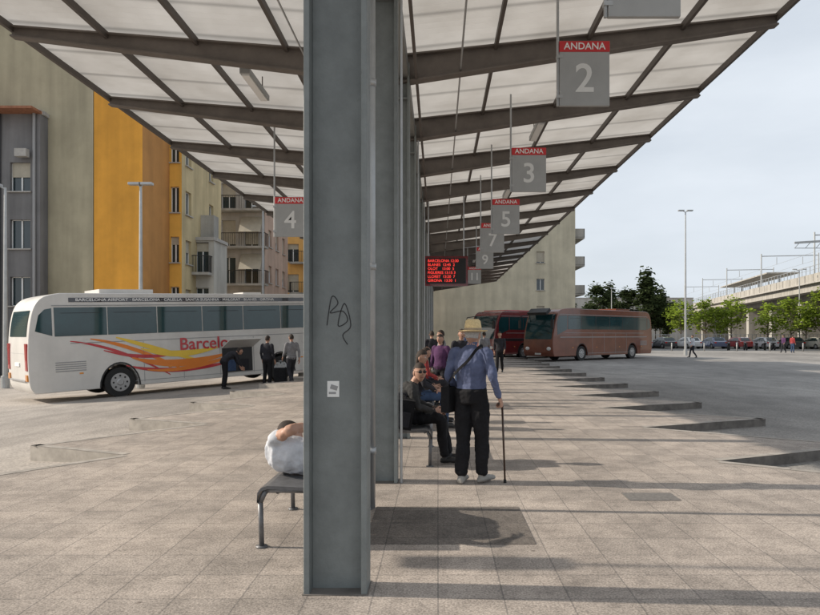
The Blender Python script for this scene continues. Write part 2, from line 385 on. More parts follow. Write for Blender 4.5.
for i,s in enumerate(('BARCELONA 12:30','BLANES  12:45  2','OLOT    13:00  5','FIGUERES 13:15 3','LLORET  13:20  7','GIRONA  13:30  1')):
    text('led_row_%d'%i,s,.115,'led',e,(-.57,-.112,.31-.122*i),(R(90),0,0),align='LEFT',ext=.001)
# ------------------------------------------------------------------ benches
def bench(x,y,wd=.7,ln=1.15):
    e=empty('waiting_bench',(x,y,0)); mb=MB()
    prof=[(-wd/2,.36),(-wd/2+.004,.415),(-wd/2+.03,.452),(-wd/2+.08,.468),(0,.455),(wd/2-.08,.468),(wd/2-.03,.452),(wd/2-.004,.415),(wd/2,.36)]
    n=len(prof)
    K=3
    for k in range(K):
        ya=k*ln/K; yb=ya+ln/K-.008
        vs=[(a,yy,z+dz) for yy in(ya,yb) for dz in(0,-.025) for a,z in prof]
        fs=[]
        for i in range(n-1):
            fs+=[(i,i+1,2*n+i+1,2*n+i),(n+i,3*n+i,3*n+i+1,n+i+1),(i,n+i,n+i+1,i+1),(2*n+i,2*n+i+1,3*n+i+1,3*n+i)]
        fs+=[(0,2*n,3*n,n),(n-1,2*n-1,4*n-1,3*n-1)]
        mb.add(vs,fs,'bench')
    mb.obj('seat',e)
    mb=MB()
    for yy in(.03,ln-.04):
        for s_ in(-1,1):
            mb.pipe([(s_*(wd/2-.03),yy,0),(s_*(wd/2-.02),yy,.34),(s_*(wd/2-.06),yy,.43),(0,yy,.425)],.02,'bench')
            mb.cyl((s_*(wd/2-.03),yy,0),(s_*(wd/2-.03),yy,.012),.045,'bench')
    for s_ in(-.22,.22): mb.cyl((s_,.03,.415),(s_,ln-.04,.415),.015,'bench')
    mb.obj('frame',e,smooth=True)
bench(-.99,4.95,.74,1.15)
for y in(8.0,11.0,14.1,20.2,26.3): bench(-.38,y,.62,1.5)
bench(-1.2,14.1); bench(-1.2,23.2)
# ------------------------------------------------------------------ people
def tube(mb,pts,rad,side,mt,n=14,smooth=True,round_=.7):
    P=[(*p,*( r if isinstance(r,tuple) else (r,r))) for p,r in zip(pts,rad)]
    if smooth: P=catmull(P)
    C=[Vector(p[:3]) for p in P]; rr=[(max(.003,p[3]),max(.003,p[4])) for p in P]
    t0=(C[1]-C[0]).normalized(); t1=(C[-1]-C[-2]).normalized()
    m0=sum(rr[0])/2*round_; m1=sum(rr[-1])/2*round_
    C=[C[0]-t0*m0,C[0]-t0*m0*.7]+C+[C[-1]+t1*m1*.7,C[-1]+t1*m1]
    rr=[(rr[0][0]*.25,rr[0][1]*.25),(rr[0][0]*.72,rr[0][1]*.72)]+rr+[(rr[-1][0]*.72,rr[-1][1]*.72),(rr[-1][0]*.25,rr[-1][1]*.25)]
    vs=[];side=Vector(side)
    for i,c in enumerate(C):
        t=(C[min(i+1,len(C)-1)]-C[max(i-1,0)]).normalized()
        u=side-t*side.dot(t)
        if u.length<.1: u=Vector((0,1,0))-t*t.y
        if u.length<.1: u=Vector((1,0,0))-t*t.x
        u.normalize(); v=t.cross(u)
        for k in range(n):
            a=2*math.pi*k/n; vs.append(c+u*math.cos(a)*rr[i][0]+v*math.sin(a)*rr[i][1])
    m=len(C)
    fs=[(i*n+k,i*n+(k+1)%n,(i+1)*n+(k+1)%n,(i+1)*n+k) for i in range(m-1) for k in range(n)]
    fs+=[tuple(range(n))[::-1],tuple(range((m-1)*n,m*n))]
    mb.add(vs,fs,mt)
def fuse(mb,name,parent,voxel,fold=0.0,smooth_it=3,cut=None):
    o=mb.obj('tmp'); r=o.modifiers.new('r','REMESH'); r.mode='VOXEL'; r.voxel_size=voxel
    s=o.modifiers.new('s','SMOOTH'); s.factor=.5; s.iterations=smooth_it
    bpy.context.view_layer.update()
    me=bpy.data.meshes.new_from_object(o.evaluated_get(bpy.context.evaluated_depsgraph_get()))
    src=o.data; nf=len(src.polygons); kd=kdtree.KDTree(nf)
    for p in src.polygons: kd.insert(p.center,p.index)
    kd.balance()
    me.materials.clear()
    for mt in mb.mats: me.materials.append(mt)
    for p in me.polygons:
        k=src.polygons[kd.find(p.center)[1]].material_index
        if cut and k in(mb.m(cut[1]),mb.m(cut[2])) and abs(p.center.x-cut[3])<cut[4]:
            k=mb.m(cut[1]) if p.center.z>cut[0] else mb.m(cut[2])
        p.material_index=k; p.use_smooth=True
    if fold:
        nr=[v.normal.copy() for v in me.vertices]
        for v,nn_ in zip(me.vertices,nr):
            q=v.co; v.co=q+nn_*fold*(noise.noise(Vector((q.x*14,q.y*14,q.z*7)))+.5*noise.noise(q*30))
    bpy.data.objects.remove(o)
    me.name=name; o=bpy.data.objects.new(name,me); scene.collection.objects.link(o); o.parent=parent; return o
def hand_mesh(curl,mirror):
    mb=MB(); sk='skin'; my=-1 if mirror else 1
    def P(x,y,z): return (x,y*my,z)
    tube(mb,[P(-.02,0,0),P(.03,0,0),P(.085,0,-.002)],[(.026,.02),(.038,.016),(.041,.013)],(0,1,0),sk)
    for y,l,x0 in((.03,.068,.086),(.01,.078,.09),(-.011,.072,.088),(-.031,.056,.08)):
        a=0;p=Vector((x0-.015,y,-.002));pts=[P(*p)]
        for k,f in enumerate((.45,.33,.27)):
            a+=curl*(.8,1.1,.9)[k]; p=p+Vector((math.cos(a),0,-math.sin(a)))*(l*f+(.015 if k==0 else 0)); pts.append(P(*p))
        tube(mb,pts,[.0095,.0088,.008,.0068],(0,1,0),sk,n=8)
    c=curl*.5
    tube(mb,[P(.012,.02,-.004),P(.04,.047,-.014-.01*c),P(.066,.058,-.024-.02*c),P(.088,.055-.02*c,-.034-.03*c)],[.014,.0115,.0105,.008],(0,0,1),sk,n=8)
    o=fuse(mb,'handmesh',None,.0042,smooth_it=1); me=o.data; bpy.data.objects.remove(o); return me
HM={(c,m):hand_mesh({'r':.3,'g':1.15}[c],m) for c in 'rg' for m in(0,1)}
def head_mesh(hair,cap=False,glasses=False,bald=False,long=False):
    mb=MB(); n,m=36,28; vs=[];hm=[];c=[]
    for j in range(m+1):
        th=math.pi*j/m
        for i in range(n):
            ph=2*math.pi*i/n; x,y,z=math.sin(th)*math.cos(ph),math.sin(th)*math.sin(ph),math.cos(th)
            X=x*.076*(1-.30*max(0,-z)**1.3);Y=y*.097;Z=z*.12
            if y>0:
                Y+=.026*math.exp(-(x/.14)**2-((z+.13)/.15)**2)
                Y+=.012*math.exp(-(x/.35)**2-((z+.85)/.25)**2)
                Y-=.010*(math.exp(-((abs(x)-.36)/.16)**2-((z-.08)/.11)**2))
                Y+=.006*math.exp(-(x/.5)**2-((z-.25)/.1)**2)+.005*math.exp(-(x/.22)**2-((z+.48)/.08)**2)
            hf=(z>.42 and not bald) or (y<.12 and z>-.38+ .3*max(0,y)) and not (abs(x)>.8 and z<.15 and y>-.15)
            if bald and z>.25: hf=False
            if hf: X*=1.09;Y*=1.09;Z*=1.07
            vs.append((X,Y,Z)); hm.append(hf); c.append((x,y,z))
    for j in range(m):
        for i in range(n):
            q=(j*n+i,(j+1)*n+i,(j+1)*n+(i+1)%n,j*n+(i+1)%n)
            k=sum(hm[t] for t in q)>=3; cx=[sum(c[t][e] for t in q)/4 for e in range(3)]
            mt=hair if k else ('lip' if cx[1]>.5 and abs(cx[0])<.27 and abs(cx[2]+.47)<.05 else 'skin')
            mb.add([vs[t] for t in q],[(0,1,2,3)],mt)
    for s in(-1,1):
        mb.ball((s*.077,-.008,-.01),(.01,.02,.032),'skin',n=10,m=8)
        mb.ball((s*.03,.083,.011),(.013,.009,.009),'white',n=10,m=8); mb.ball((s*.03,.089,.011),(.006,.005,.006),'eye',n=8,m=6)
        mb.box((s*.03,.096,.034),(.03,.006,.006),hair)
        if glasses: mb.ball((s*.031,.1,.01),(.026,.008,.018),'black',n=14,m=8); mb.cyl((s*.056,.095,.014),(s*.08,0,.012),.003,'black',n=6)
    if long: mb.ball((0,-.055,-.07),(.075,.05,.12),hair)
    o=mb.obj('h',smooth=True)
    bm=bmesh.new(); bm.from_mesh(o.data); bmesh.ops.remove_doubles(bm,verts=bm.verts,dist=.0004); bm.to_mesh(o.data); bm.free()
    me=o.data; me.polygons.foreach_set('use_smooth',[True]*len(me.polygons)); bpy.data.objects.remove(o); return me
V=Vector
STAND=dict(pelvis=(0,0,.96),waist=(0,.005,1.10),chest=(0,-.005,1.29),neck=(0,-.01,1.47),head=(0,.02,1.62),
 shR=(.185,-.01,1.42),shL=(-.185,-.01,1.42),elR=(.24,-.02,1.14),elL=(-.24,-.02,1.14),wrR=(.25,.07,.90),wrL=(-.25,.07,.90),
 hipR=(.09,0,.92),hipL=(-.09,0,.92),knR=(.10,.02,.50),knL=(-.10,.02,.50),anR=(.11,-.03,.09),anL=(-.11,-.03,.09),toR=(.13,.14,.035),toL=(-.13,.14,.035))
SIT=dict(pelvis=(0,0,.58),waist=(0,-.04,.70),chest=(0,-.03,.89),neck=(0,.0,1.07),head=(0,.04,1.21),
 shR=(.18,0,1.02),shL=(-.18,0,1.02),elR=(.23,.05,.76),elL=(-.23,.05,.76),wrR=(.15,.28,.66),wrL=(-.15,.28,.66),
 hipR=(.09,.03,.57),hipL=(-.09,.03,.57),knR=(.13,.45,.54),knL=(-.13,.45,.54),anR=(.13,.42,.09),anL=(-.13,.42,.09),toR=(.15,.60,.035),toL=(-.15,.60,.035))
def person(name,loc,yaw,base,over={},top='c_dark',bottom='c_black',shoe='black',hair='hairdark',sleeve='long',scale=1.0,voxel=.02,
           hfwd=(0,1,0),hup=(0,0,1),hands=('r','r'),bald=False,glasses=False,long=False,collar=None,headscale=1.0,fold=.006,baggy=1.0,tuck=None,belly=0,slv=.6):
    J={k:V(v) for k,v in {**base,**over}.items()}
    e=empty(name,loc,(0,0,yaw)); e.scale=(scale,)*3
    side=(J['shR']-J['shL']).normalized()
    pside=(J['hipR']-J['hipL']).normalized()
    mb=MB()
    tw=(J['chest']-J['waist']).normalized()
    hem=(.168,.125+belly*.6) if tuck else (.186,.142)
    tube(mb,[J['pelvis']-tw*.02,J['waist'],J['chest'],(J['shR']+J['shL'])/2,J['neck']-tw*.005],[hem,(.160,.118+belly),(.178,.128+belly*.3),(.15,.09),(.062,.058)],side,top,n=20,round_=.25)
    if tuck: tube(mb,[J['pelvis']-tw*.07,J['pelvis']+tw*.06],[(.178,.14),(.172,.137+belly*.6)],pside,bottom,n=20,smooth=False,round_=.15)
    else: tube(mb,[J['pelvis']-tw*.07,J['pelvis']+tw*.03],[(.155,.12),(.16,.12)],pside,bottom,n=18,smooth=False)
    for s in 'RL':
        sh,el,wr,hp,kn,an,to=[J[k+s] for k in('sh','el','wr','hip','kn','an','to')]
        if sleeve=='long':
            tube(mb,[sh-side*(.03 if s=='R' else -.03),sh+ (el-sh)*.12,sh.lerp(el,.55),el],[.064,.062,.054,.048],side,top)
            tube(mb,[el,el.lerp(wr,.4),wr.lerp(el,.06)],[.047,.043,.034],side,top,round_=.3)
            tube(mb,[wr.lerp(el,.15),wr],[.024,.023],side,'skin')
        else:
            tube(mb,[sh-side*(.03 if s=='R' else -.03),sh+ (el-sh)*.12,sh.lerp(el,slv)],[.064,.064,.058],side,top,round_=.2)
            tube(mb,[sh.lerp(el,slv*.8),el,el.lerp(wr,.35),wr],[.045,.041,.040,.027],side,'skin')
        tube(mb,[hp,hp.lerp(kn,.45),kn,kn.lerp(an,.4),an+ (kn-an).normalized()*.02],[.09,.085*baggy,.067*baggy,.066*baggy,.058*baggy],pside,bottom,round_=.3)
        fd=(to-an); fd.z=0
        if fd.length<.02: fd=V((0,1,0))
        fd.normalize(); heel=V((an.x,an.y,to.z+.005))-fd*.045
        if an.z-to.z>.15: heel=an
        tube(mb,[heel,heel.lerp(to,.5)+V((0,0,.012)),to+fd*.02],[(.036,.036),(.042,.038),(.04,.024)],pside,shoe,round_=.6)
        tube(mb,[an+V((0,0,.03)),heel.lerp(to,.2)],[.038,.036],pside,shoe)
    tube(mb,[J['neck']-tw*.03,J['neck'].lerp(J['head'],.55)],[.055,.052],side,'skin')
    if collar: tube(mb,[J['neck']-tw*.02,J['neck']+tw*.03],[(.068,.066),(.06,.058)],side,collar,smooth=False,round_=.1)
    fuse(mb,'body',e,voxel,fold,cut=(tuck,top,bottom,0,.19) if tuck else None)
    hd=bpy.data.objects.new('head',head_mesh(hair,glasses=glasses,bald=bald,long=long)); scene.collection.objects.link(hd); hd.parent=e
    f=V(hfwd).normalized();u=V(hup);u=(u-f*u.dot(f)).normalized();r=f.cross(u)
    mt=Matrix((r,f,u)).transposed().to_4x4(); mt.translation=J['head']; hd.matrix_local=mt@Matrix.Scale(headscale,4)
    for k,(s,m) in enumerate((('R',0),('L',1))):
        h=bpy.data.objects.new('hand_'+('right' if s=='R' else 'left'),HM[(hands[k],m)]); scene.collection.objects.link(h); h.parent=e
        xd=(J['wr'+s]-J['el'+s]).normalized(); o=side if s=='R' else -side; z=o-xd*o.dot(xd)
        if z.length<.2: z=V((0,0,1))-xd*xd.z
        z.normalize(); y=z.cross(xd); mm=Matrix((xd,y,z)).transposed().to_4x4(); mm.translation=J['wr'+s]+xd*.012; h.matrix_local=mm@Matrix.Scale(1.0,4)
    return e,J
C=lambda n,c,**k: M.setdefault(n,cloth(n,c,**k))
C('c_black',(.014,.014,.016)); C('c_dark',(.03,.03,.036)); C('c_blue',(.105,.125,.21)); C('c_purple',(.09,.04,.10)); C('c_white',(.56,.58,.62),bscale=6); C('c_jeans',(.05,.08,.15)); C('c_beige',(.35,.28,.2)); C('c_red',(.3,.05,.05)); C('c_grey',(.2,.2,.21))
C('c_greyjkt',(.045,.045,.045))
M['shoegrey']=mat('light_shoe',(.3,.29,.27),.7)
e,J=person('elderly_man_with_cane',(.36,7.13,0),R(-26),STAND,dict(
  neck=(0,.01,1.46),head=(.0,.055,1.60),chest=(0,-.02,1.28),elR=(.27,-.05,1.14),wrR=(.30,.06,.93),elL=(-.25,-.06,1.15),wrL=(-.21,.10,1.0),
  anR=(.10,.05,.09),toR=(.15,.21,.035),knR=(.10,.06,.50),anL=(-.09,-.07,.09),toL=(-.11,.10,.035),knL=(-.09,-.01,.49)),
  top='c_blue',bottom='c_black',shoe='shoegrey',hair='hairgrey',voxel=.010,hands=('g','r'),collar='c_blue',fold=.013,baggy=1.16,hfwd=(.1,1,-.12),belly=.02,tuck=1.03)
mb=MB(); hc=J['head']+V((0,-.01,.05))
mb.lathe(hc,[(.0,.118),(.03,.120),(.06,.122),(.08,.102),(.090,.04),(.095,0),(.102,-.008),(.13,-.014),(.155,-.004),(.157,.002),(.13,-.006),(.1,-.001)],'straw',sy=1.12)
mb.lathe(hc,[(.0965,.002),(.0975,.004),(.0945,.026),(.0925,.026)],'c_beige',sy=1.12)
mb.obj('straw_hat',e,smooth=True)
mb=MB(); wr=J['wrR']; hx=wr+V((.0,.035,-.065))
arc=[hx+V((0,-.07,-.005)),hx+V((0,-.035,.012)),hx+V((0,.01,.015)),hx+V((0,.04,.005)),hx+V((0,.052,-.03))]
mb.pipe(arc,.012,'wood'); mb.cyl(arc[-1],(arc[-1].x+.02,arc[-1].y+.03,.02),.012,'wood',r1=.010); mb.cyl((arc[-1].x+.02,arc[-1].y+.03,.0),(arc[-1].x+.02,arc[-1].y+.03,.035),.016,'rubber')
mb.obj('walking_cane',e,smooth=True)
mb=MB(); mb.box((-.25,-.01,.90),(.10,.26,.28),'c_black'); mb.box((-.305,-.01,.93),(.015,.2,.16),'c_dark'); mb.obj('bag_body',e,bevel=.03,seg=3)
mb=MB(); sp=[(-.25,.0,1.02),(-.20,-.135,1.10),(-.09,-.165,1.22),(.03,-.158,1.33),(.10,-.11,1.44),(.12,0,1.485),(.09,.08,1.42),(-.05,.16,1.28),(-.18,.15,1.12),(-.25,.03,1.02)]
sp=[p[:3] for p in catmull([tuple(p) for p in sp])]
for a,b in zip(sp[:-1],sp[1:]): mb.beam(a,b,.03,.006,'c_black',up=(V(a)-V((0,0,a[2]))))
mb.obj('bag_strap',e)
e,J=person('seated_man',(-.42,8.32,0),R(-88),SIT,dict(waist=(0,-.07,.70),chest=(0,-.0,.86),neck=(0,.11,1.0),head=(.02,.19,1.13),shR=(.18,.09,.95),shL=(-.18,.09,.96),
   elR=(.24,.16,.71),wrR=(.12,.37,.66),elL=(-.22,.18,.72),wrL=(-.08,.40,.65),knR=(.14,.44,.56),knL=(-.12,.46,.55),anR=(.14,.50,.09),anL=(-.1,.56,.09),toR=(.16,.68,.035),toL=(-.1,.74,.035)),
   top='c_greyjkt',bottom='c_black',voxel=.012,glasses=True,hfwd=(.95,.35,.0),fold=.013,shoe='black')
mb=MB(); mb.box((0,0,.0),(.30,.30,.36),'c_black'); mb.box((0,-.16,-.05),(.22,.06,.18),'c_dark'); mb.pipe([(-.05,0,.18),(-.04,0,.23),(.04,0,.23),(.05,0,.18)],.01,'c_dark'); o=mb.obj('backpack',bevel=.05,seg=4); o.location=(-.47,8.06,.66); o.rotation_euler=(.1,.15,.2); o.name='backpack'
# reclining person on near bench, on their side, arm folded over the head
LIE=dict(pelvis=(-.88,5.36,.59),waist=(-1.02,5.34,.61),chest=(-1.19,5.32,.64),neck=(-1.30,5.45,.68),head=(-1.22,5.58,.76),
  shR=(-1.27,5.24,.76),shL=(-1.27,5.38,.55),elR=(-1.13,5.10,.86),wrR=(-.96,5.28,.88),elL=(-1.10,5.62,.53),wrL=(-.92,5.76,.52),
  hipR=(-.85,5.36,.66),hipL=(-.85,5.39,.55),knR=(-.74,5.74,.63),knL=(-.76,5.76,.54),anR=(-.86,6.0,.53),anL=(-.9,5.98,.50),toR=(-.80,6.12,.53),toL=(-.86,6.12,.5))
person('reclining_person',(-.03,0,0),0,LIE,{},top='c_white',bottom='c_jeans',sleeve='short',slv=.42,voxel=.010,hfwd=(.7,.6,.3),hup=(-.5,.2,.8),fold=.012,hair='hairdark')
person('seated_woman',(-.32,11.3,0),R(-80),SIT,{},top='c_dark',bottom='c_jeans',long=True,hfwd=(.5,.8,0))
person('seated_man',(-.34,12.2,0),R(-95),SIT,{},top='c_dark',bottom='c_black',hfwd=(-.3,.8,-.2))
person('seated_woman',(-.3,14.5,0),R(-80),SIT,{},top='c_red',bottom='c_dark',long=True)
person('seated_man',(-.3,15.2,0),R(-90),SIT,{},top='c_beige',bottom='c_jeans',bald=True,hair='hairgrey')
person('standing_woman',(.06,14.9,0),R(150),STAND,{},top='c_purple',bottom='c_dark',long=True,scale=.93)
person('standing_man',(.55,15.6,0),R(200),STAND,{},top='c_dark',bottom='c_jeans')
person('standing_man',(.10,18.5,0),R(100),STAND,{},top='c_grey',bottom='c_dark')
person('standing_man',(-.2,21.5,0),R(10),STAND,{},top='c_dark',bottom='c_dark')
WALK=dict(knR=(.09,.14,.52),anR=(.09,.22,.10),toR=(.1,.39,.06),knL=(-.09,.02,.5),anL=(-.09,-.26,.13),toL=(-.09,-.12,.04),elR=(.23,-.1,1.15),wrR=(.24,-.1,.9),wrL=(-.22,.2,.95),elL=(-.23,.05,1.13))
person('pedestrian',(2.6,27.8,0),R(170),STAND,WALK,top='c_dark',bottom='c_black')
person('pedestrian',(2.05,29.2,0),R(20),STAND,{},top='c_grey',bottom='c_dark')
person('pedestrian',(1.3,33,0),R(100),STAND,WALK,top='c_blue',bottom='c_dark')
BEND=dict(waist=(0,.06,1.05),chest=(0,.22,1.16),neck=(0,.38,1.24),head=(0,.50,1.28),shR=(.18,.32,1.22),shL=(-.18,.32,1.22),elR=(.2,.42,.95),elL=(-.2,.42,.95),wrR=(.15,.55,.75),wrL=(-.15,.55,.75))
for nm,x,y,yw,pose,tp,bt in(('traveller_bending',-7.5,23.2,-60,BEND,'c_dark','c_black'),('traveller',-6.05,23.4,-20,{},'c_dark','c_black'),('traveller',-5.15,23.2,40,WALK,'c_grey','c_dark')):
    person(nm,(x,y,gz(x)),R(yw),STAND,pose,top=tp,bottom=bt,scale=1.04)
mb=MB(); mb.box((0,0,.34),(.42,.26,.6),'c_black'); mb.cyl((-.15,.1,0),(-.15,.14,.05),.03,'rubber'); mb.beam((-.12,0,.6),(-.12,0,.85),.02,.02,'galv');mb.beam((.12,0,.6),(.12,0,.85),.02,.02,'galv');mb.beam((-.12,0,.85),(.12,0,.85),.02,.03,'black')
o=mb.obj('suitcase',bevel=.02); o.location=(-5.6,23.5,gz(-5.6))
person('pedestrian',(19.3,50,-.14),R(100),STAND,WALK,top='c_white',bottom='c_dark',voxel=.03)
person('pedestrian',(33.5,64,-.14),R(120),STAND,WALK,top='c_purple',bottom='c_dark',voxel=.03)
person('pedestrian',(34.7,64.6,-.14),R(-60),STAND,{},top='c_red',bottom='c_jeans',voxel=.03)
# ------------------------------------------------------------------ vehicles
def wheel(mb,x,y,r,s,w_=.28):
    mb.cyl((x,y-s*w_,r),(x,y+s*.0,r),r,'rubber',n=28)
    mb.cyl((x,y-s*.02,r),(x,y+s*.006,r),r*.62,'hub',n=24); mb.cyl((x,y,r),(x,y+s*.03,r),r*.25,'hub',n=16,r1=r*.18)
    for k in range(8):
        a=k*math.pi/4; mb.cyl((x+math.cos(a)*r*.44,y,r+math.sin(a)*r*.44),(x+math.cos(a)*r*.44,y+s*.009,r+math.sin(a)*r*.44),r*.07,'black',n=8)
def profstrip(mb,prof,za,zb,sel,hw,mt,off=.012,L_=0):
    pts=[p for p in prof if sel(p) and za<=p[1]<=zb]
    for a,b in zip(pts[:-1],pts[1:]):
        dx,dz=b[0]-a[0],b[1]-a[1]; l=math.hypot(dx,dz)
        n=(dz/l*off,-dx/l*off)
        mb.quad([(a[0]+n[0],-hw,a[1]+n[1]),(b[0]+n[0],-hw,b[1]+n[1]),(b[0]+n[0],hw,b[1]+n[1]),(a[0]+n[0],hw,a[1]+n[1])],mt)
def densify(P,k=6):
    return [tuple(q) for q in catmull(P,k)]
def coach(name,loc,yaw,pitch=0,L_=12.0,body='coachwhite',style=0,wheels=(2.7,8.9)):
    e=empty(name,loc,(0,-pitch,yaw)); HW=1.25
    rear=densify([(.16,.34),(.03,.6),(0,1.2),(.02,1.9),(.10,2.6),(.24,3.1),(.5,3.38),(.95,3.5)])
    front=densify([(L_-1.5,3.5),(L_-.85,3.4),(L_-.5,3.1),(L_-.26,2.5),(L_-.08,1.8),(L_,1.15),(L_-.02,.65),(L_-.14,.34)])
    prof=rear+front
    low=[]
    for wx in sorted(wheels,reverse=True):
        low+=[(wx+.62*math.cos(a),.34+.0+max(0,.78*math.sin(a))) for a in [math.pi*k/10 for k in range(11)]]
    outline=prof+low
    n=len(outline)
    mb=MB(); vs=[(x,-HW,z) for x,z in outline]+[(x,HW,z) for x,z in outline]
    mb.add(vs,[tuple(range(n))[::-1],tuple(range(n,2*n))]+[(i,(i+1)%n,n+(i+1)%n,n+i) for i in range(n)],body)
    mb.obj('body_shell',e,bevel=.09,seg=4,ang=50)
    mb=MB()
    mb.box((L_/2,0,.55),(L_-.6,1.7,.4),'black')
    for wx in wheels:
        for s in(-1,1): wheel(mb,wx,s*1.22,.5,s)
    mb.obj('wheels_and_chassis',e)
    mb=MB(); o=.012
    for s in(-1,1):
        xs_=[.75,2.35,4.0,5.65,7.3,8.95,10.45]
        for a,b in zip(xs_[:-1],xs_[1:]):
            mb.box(((a+b)/2,s*(HW+.004),2.58),(b-a-.03,.016,.92),'coachglass')
            mb.box(((a+b)/2,s*(HW+.0055),2.86),(b-a-.4,.018,.02),'black')
        p=[(10.5,2.12),(L_-.45,1.75),(L_-.42,2.6),(L_-.62,3.02),(10.5,3.04)]
        vs=[(x,s*(HW+.006),z) for x,z in p]; mb.quad(vs if s<0 else vs[::-1],'coachglass')
        p=[(.22,2.3),(.70,2.14),(.70,3.02),(.5,2.98),(.33,2.8)]
        vs=[(x,s*(HW+.006),z) for x,z in p]; mb.quad(vs if s<0 else vs[::-1],'coachglass')
        for x in(3.5,4.9,6.3,7.7): mb.box((x,s*(HW+.002),1.15),(.02,.01,1.4),'greypaint')
        mb.box((6.0,s*(HW+.002),1.88),(9.6,.01,.025),'greypaint'); mb.box((5.7,s*(HW+.002),.5),(5.0,.01,.02),'greypaint')
        mb.box((6,s*(HW+.004),3.1),(10.6,.012,.03),'greypaint')
        for x in(1.5,4.4,7.2,9.9): mb.box((x,s*(HW+.008),.9),(.12,.012,.05),'amber')
        for k in range(5): mb.box((1.2,s*(HW+.004),1.0+k*.07),(.9,.012,.03),'greypaint')
        for wx in wheels:
            arc=[(wx+.64*math.cos(a),.36+.80*math.sin(a)) for a in [math.pi*k/12 for k in range(13)]]
            for a,b in zip(arc[:-1],arc[1:]): mb.beam((a[0],s*(HW+.004),a[1]),(b[0],s*(HW+.004),b[1]),.05,.02,'black',up=(0,1,0))
    profstrip(mb,prof,1.45,3.15,lambda p:p[0]>L_-2,1.12,'coachglass',-.015)
    profstrip(mb,prof,2.05,3.0,lambda p:p[0]<1,1.0,'coachglass',-.015)
    for s in(-1,1):
        mb.ball((L_-.03,s*.9,.85),(.08,.2,.13),'clearlamp'); mb.box((L_+.0,s*.0,.5),(.03,.5,.12),'white')
        mb.box((.0,s*1.07,1.5),(.06,.2,.85),'redlamp'); mb.box((-.01,s*1.07,.85),(.05,.2,.2),'amber')
        mb.pipe([(L_-.45,s*1.1,3.1),(L_+.15,s*1.35,3.0),(L_+.22,s*1.36,2.75)],.03,'black'); mb.box((L_+.22,s*1.37,2.45),(.09,.2,.55),'black')
    mb.box((-.02,0,.75),(.04,1.9,.05),'greypaint'); mb.box((-.01,0,1.25),(.04,.52,.12),'white'); mb.box((.015,0,1.6),(.02,1.8,.03),'greypaint')
    mb.box((3.2,0,3.56),(1.8,1.5,.2),body); mb.box((8.2,0,3.54),(.8,.8,.12),body)
    mb.obj('glazing_and_trim',e,bevel=.006,seg=1)
    mb=MB()
    if style==0:
        y=-HW-.006
        def swoosh(x0,z0,x1,z1,x2,z2,w0,w1,mt,dy=0):
            k=18;top=[];bot=[]
            for i in range(k+1):
                t=i/k; x=(1-t)**2*x0+2*t*(1-t)*x1+t*t*x2; z=(1-t)**2*z0+2*t*(1-t)*z1+t*t*z2
                ww=w0+(w1-w0)*math.sin(math.pi*t*.9+.1)
                top.append((x,y-dy,z+ww/2)); bot.append((x,y-dy,z-ww/2))
            for i in range(k): mb.quad([bot[i],bot[i+1],top[i+1],top[i]],mt)
        swoosh(1.2,1.95,2.6,1.75,4.4,.62,.02,.10,'redpaint'); swoosh(1.8,2.0,3.0,1.8,5.0,.7,.02,.14,'orangepaint',.001)
        swoosh(2.6,2.02,3.4,1.75,5.9,.9,.02,.16,'yellowpaint',.002); swoosh(3.1,1.3,4.6,.75,6.6,1.25,.02,.26,'orangepaint',.003)
        swoosh(2.9,1.05,4.4,.55,6.9,.95,.02,.16,'redpaint',.004); swoosh(3.4,1.6,4.6,1.15,6.2,1.5,.02,.22,'yellowpaint',.005)
        swoosh(3.6,.85,5.0,.6,7.6,1.35,.02,.14,'orangepaint',.0055); swoosh(2.2,1.6,3.4,1.2,4.6,1.35,.02,.12,'redpaint',.0015)
        mb.box((6,-HW-.007,3.28),(9.6,.008,.14),'darkpaint')
        mb.box((7.0,-HW-.012,1.0),(1.25,.012,.95),'black')
        mb.box((7.0,-HW-.38,1.62),(1.3,.75,.04),body,rot=Matrix.Rotation(R(-25),3,'X'))
        for x in(6.7,7.25): mb.box((x,-HW-.03,.78),(.4,.05,.42),'c_jeans' if x<7 else 'c_dark')
        mb.obj('livery_and_open_locker',e)
        text('livery_name','Barcelona',.62,'redpaint',e,(4.75,-HW-.016,1.66),(R(90),0,0),align='LEFT',ext=.002)
        text('route_lettering','BARCELONA AIRPORT · BARCELONA · CALELLA · SANTA SUSANNA · MALGRAT · BLANES · GIRONA',.13,'white',e,(1.4,-HW-.0125,3.28),(R(90),0,0),align='LEFT',ext=.001,sx=1.25)
    if style==1:
        mb.box((6,-HW-.003,1.6),(10.5,.008,.06),'greypaint'); mb.box((6,HW+.003,1.6),(10.5,.008,.05),'greypaint')
        mb.box((L_-.1,0,3.27),(.5,1.6,.2),'black',rot=Matrix.Rotation(.6,3,'Y'))
        mb.obj('livery_stripes',e)
    if style==2:
        mb.box((5.9,0,3.515),(9.4,2.3,.07),'redpaint'); mb.box((6,HW+.003,1.4),(10.0,.008,.2),'darkpaint'); mb.obj('livery_stripes',e,bevel=.02)
    return e
coach('white_coach',(-13.5,21.3,-.60),R(45),pitch=R(2.3),L_=11.8)
coach('maroon_coach',(15.53,51.41,-.14),R(-138.3),body='maroon',style=1)
coach('red_coach',(12.1,55.3,-.14),R(-138.3),body='darkred',style=2)
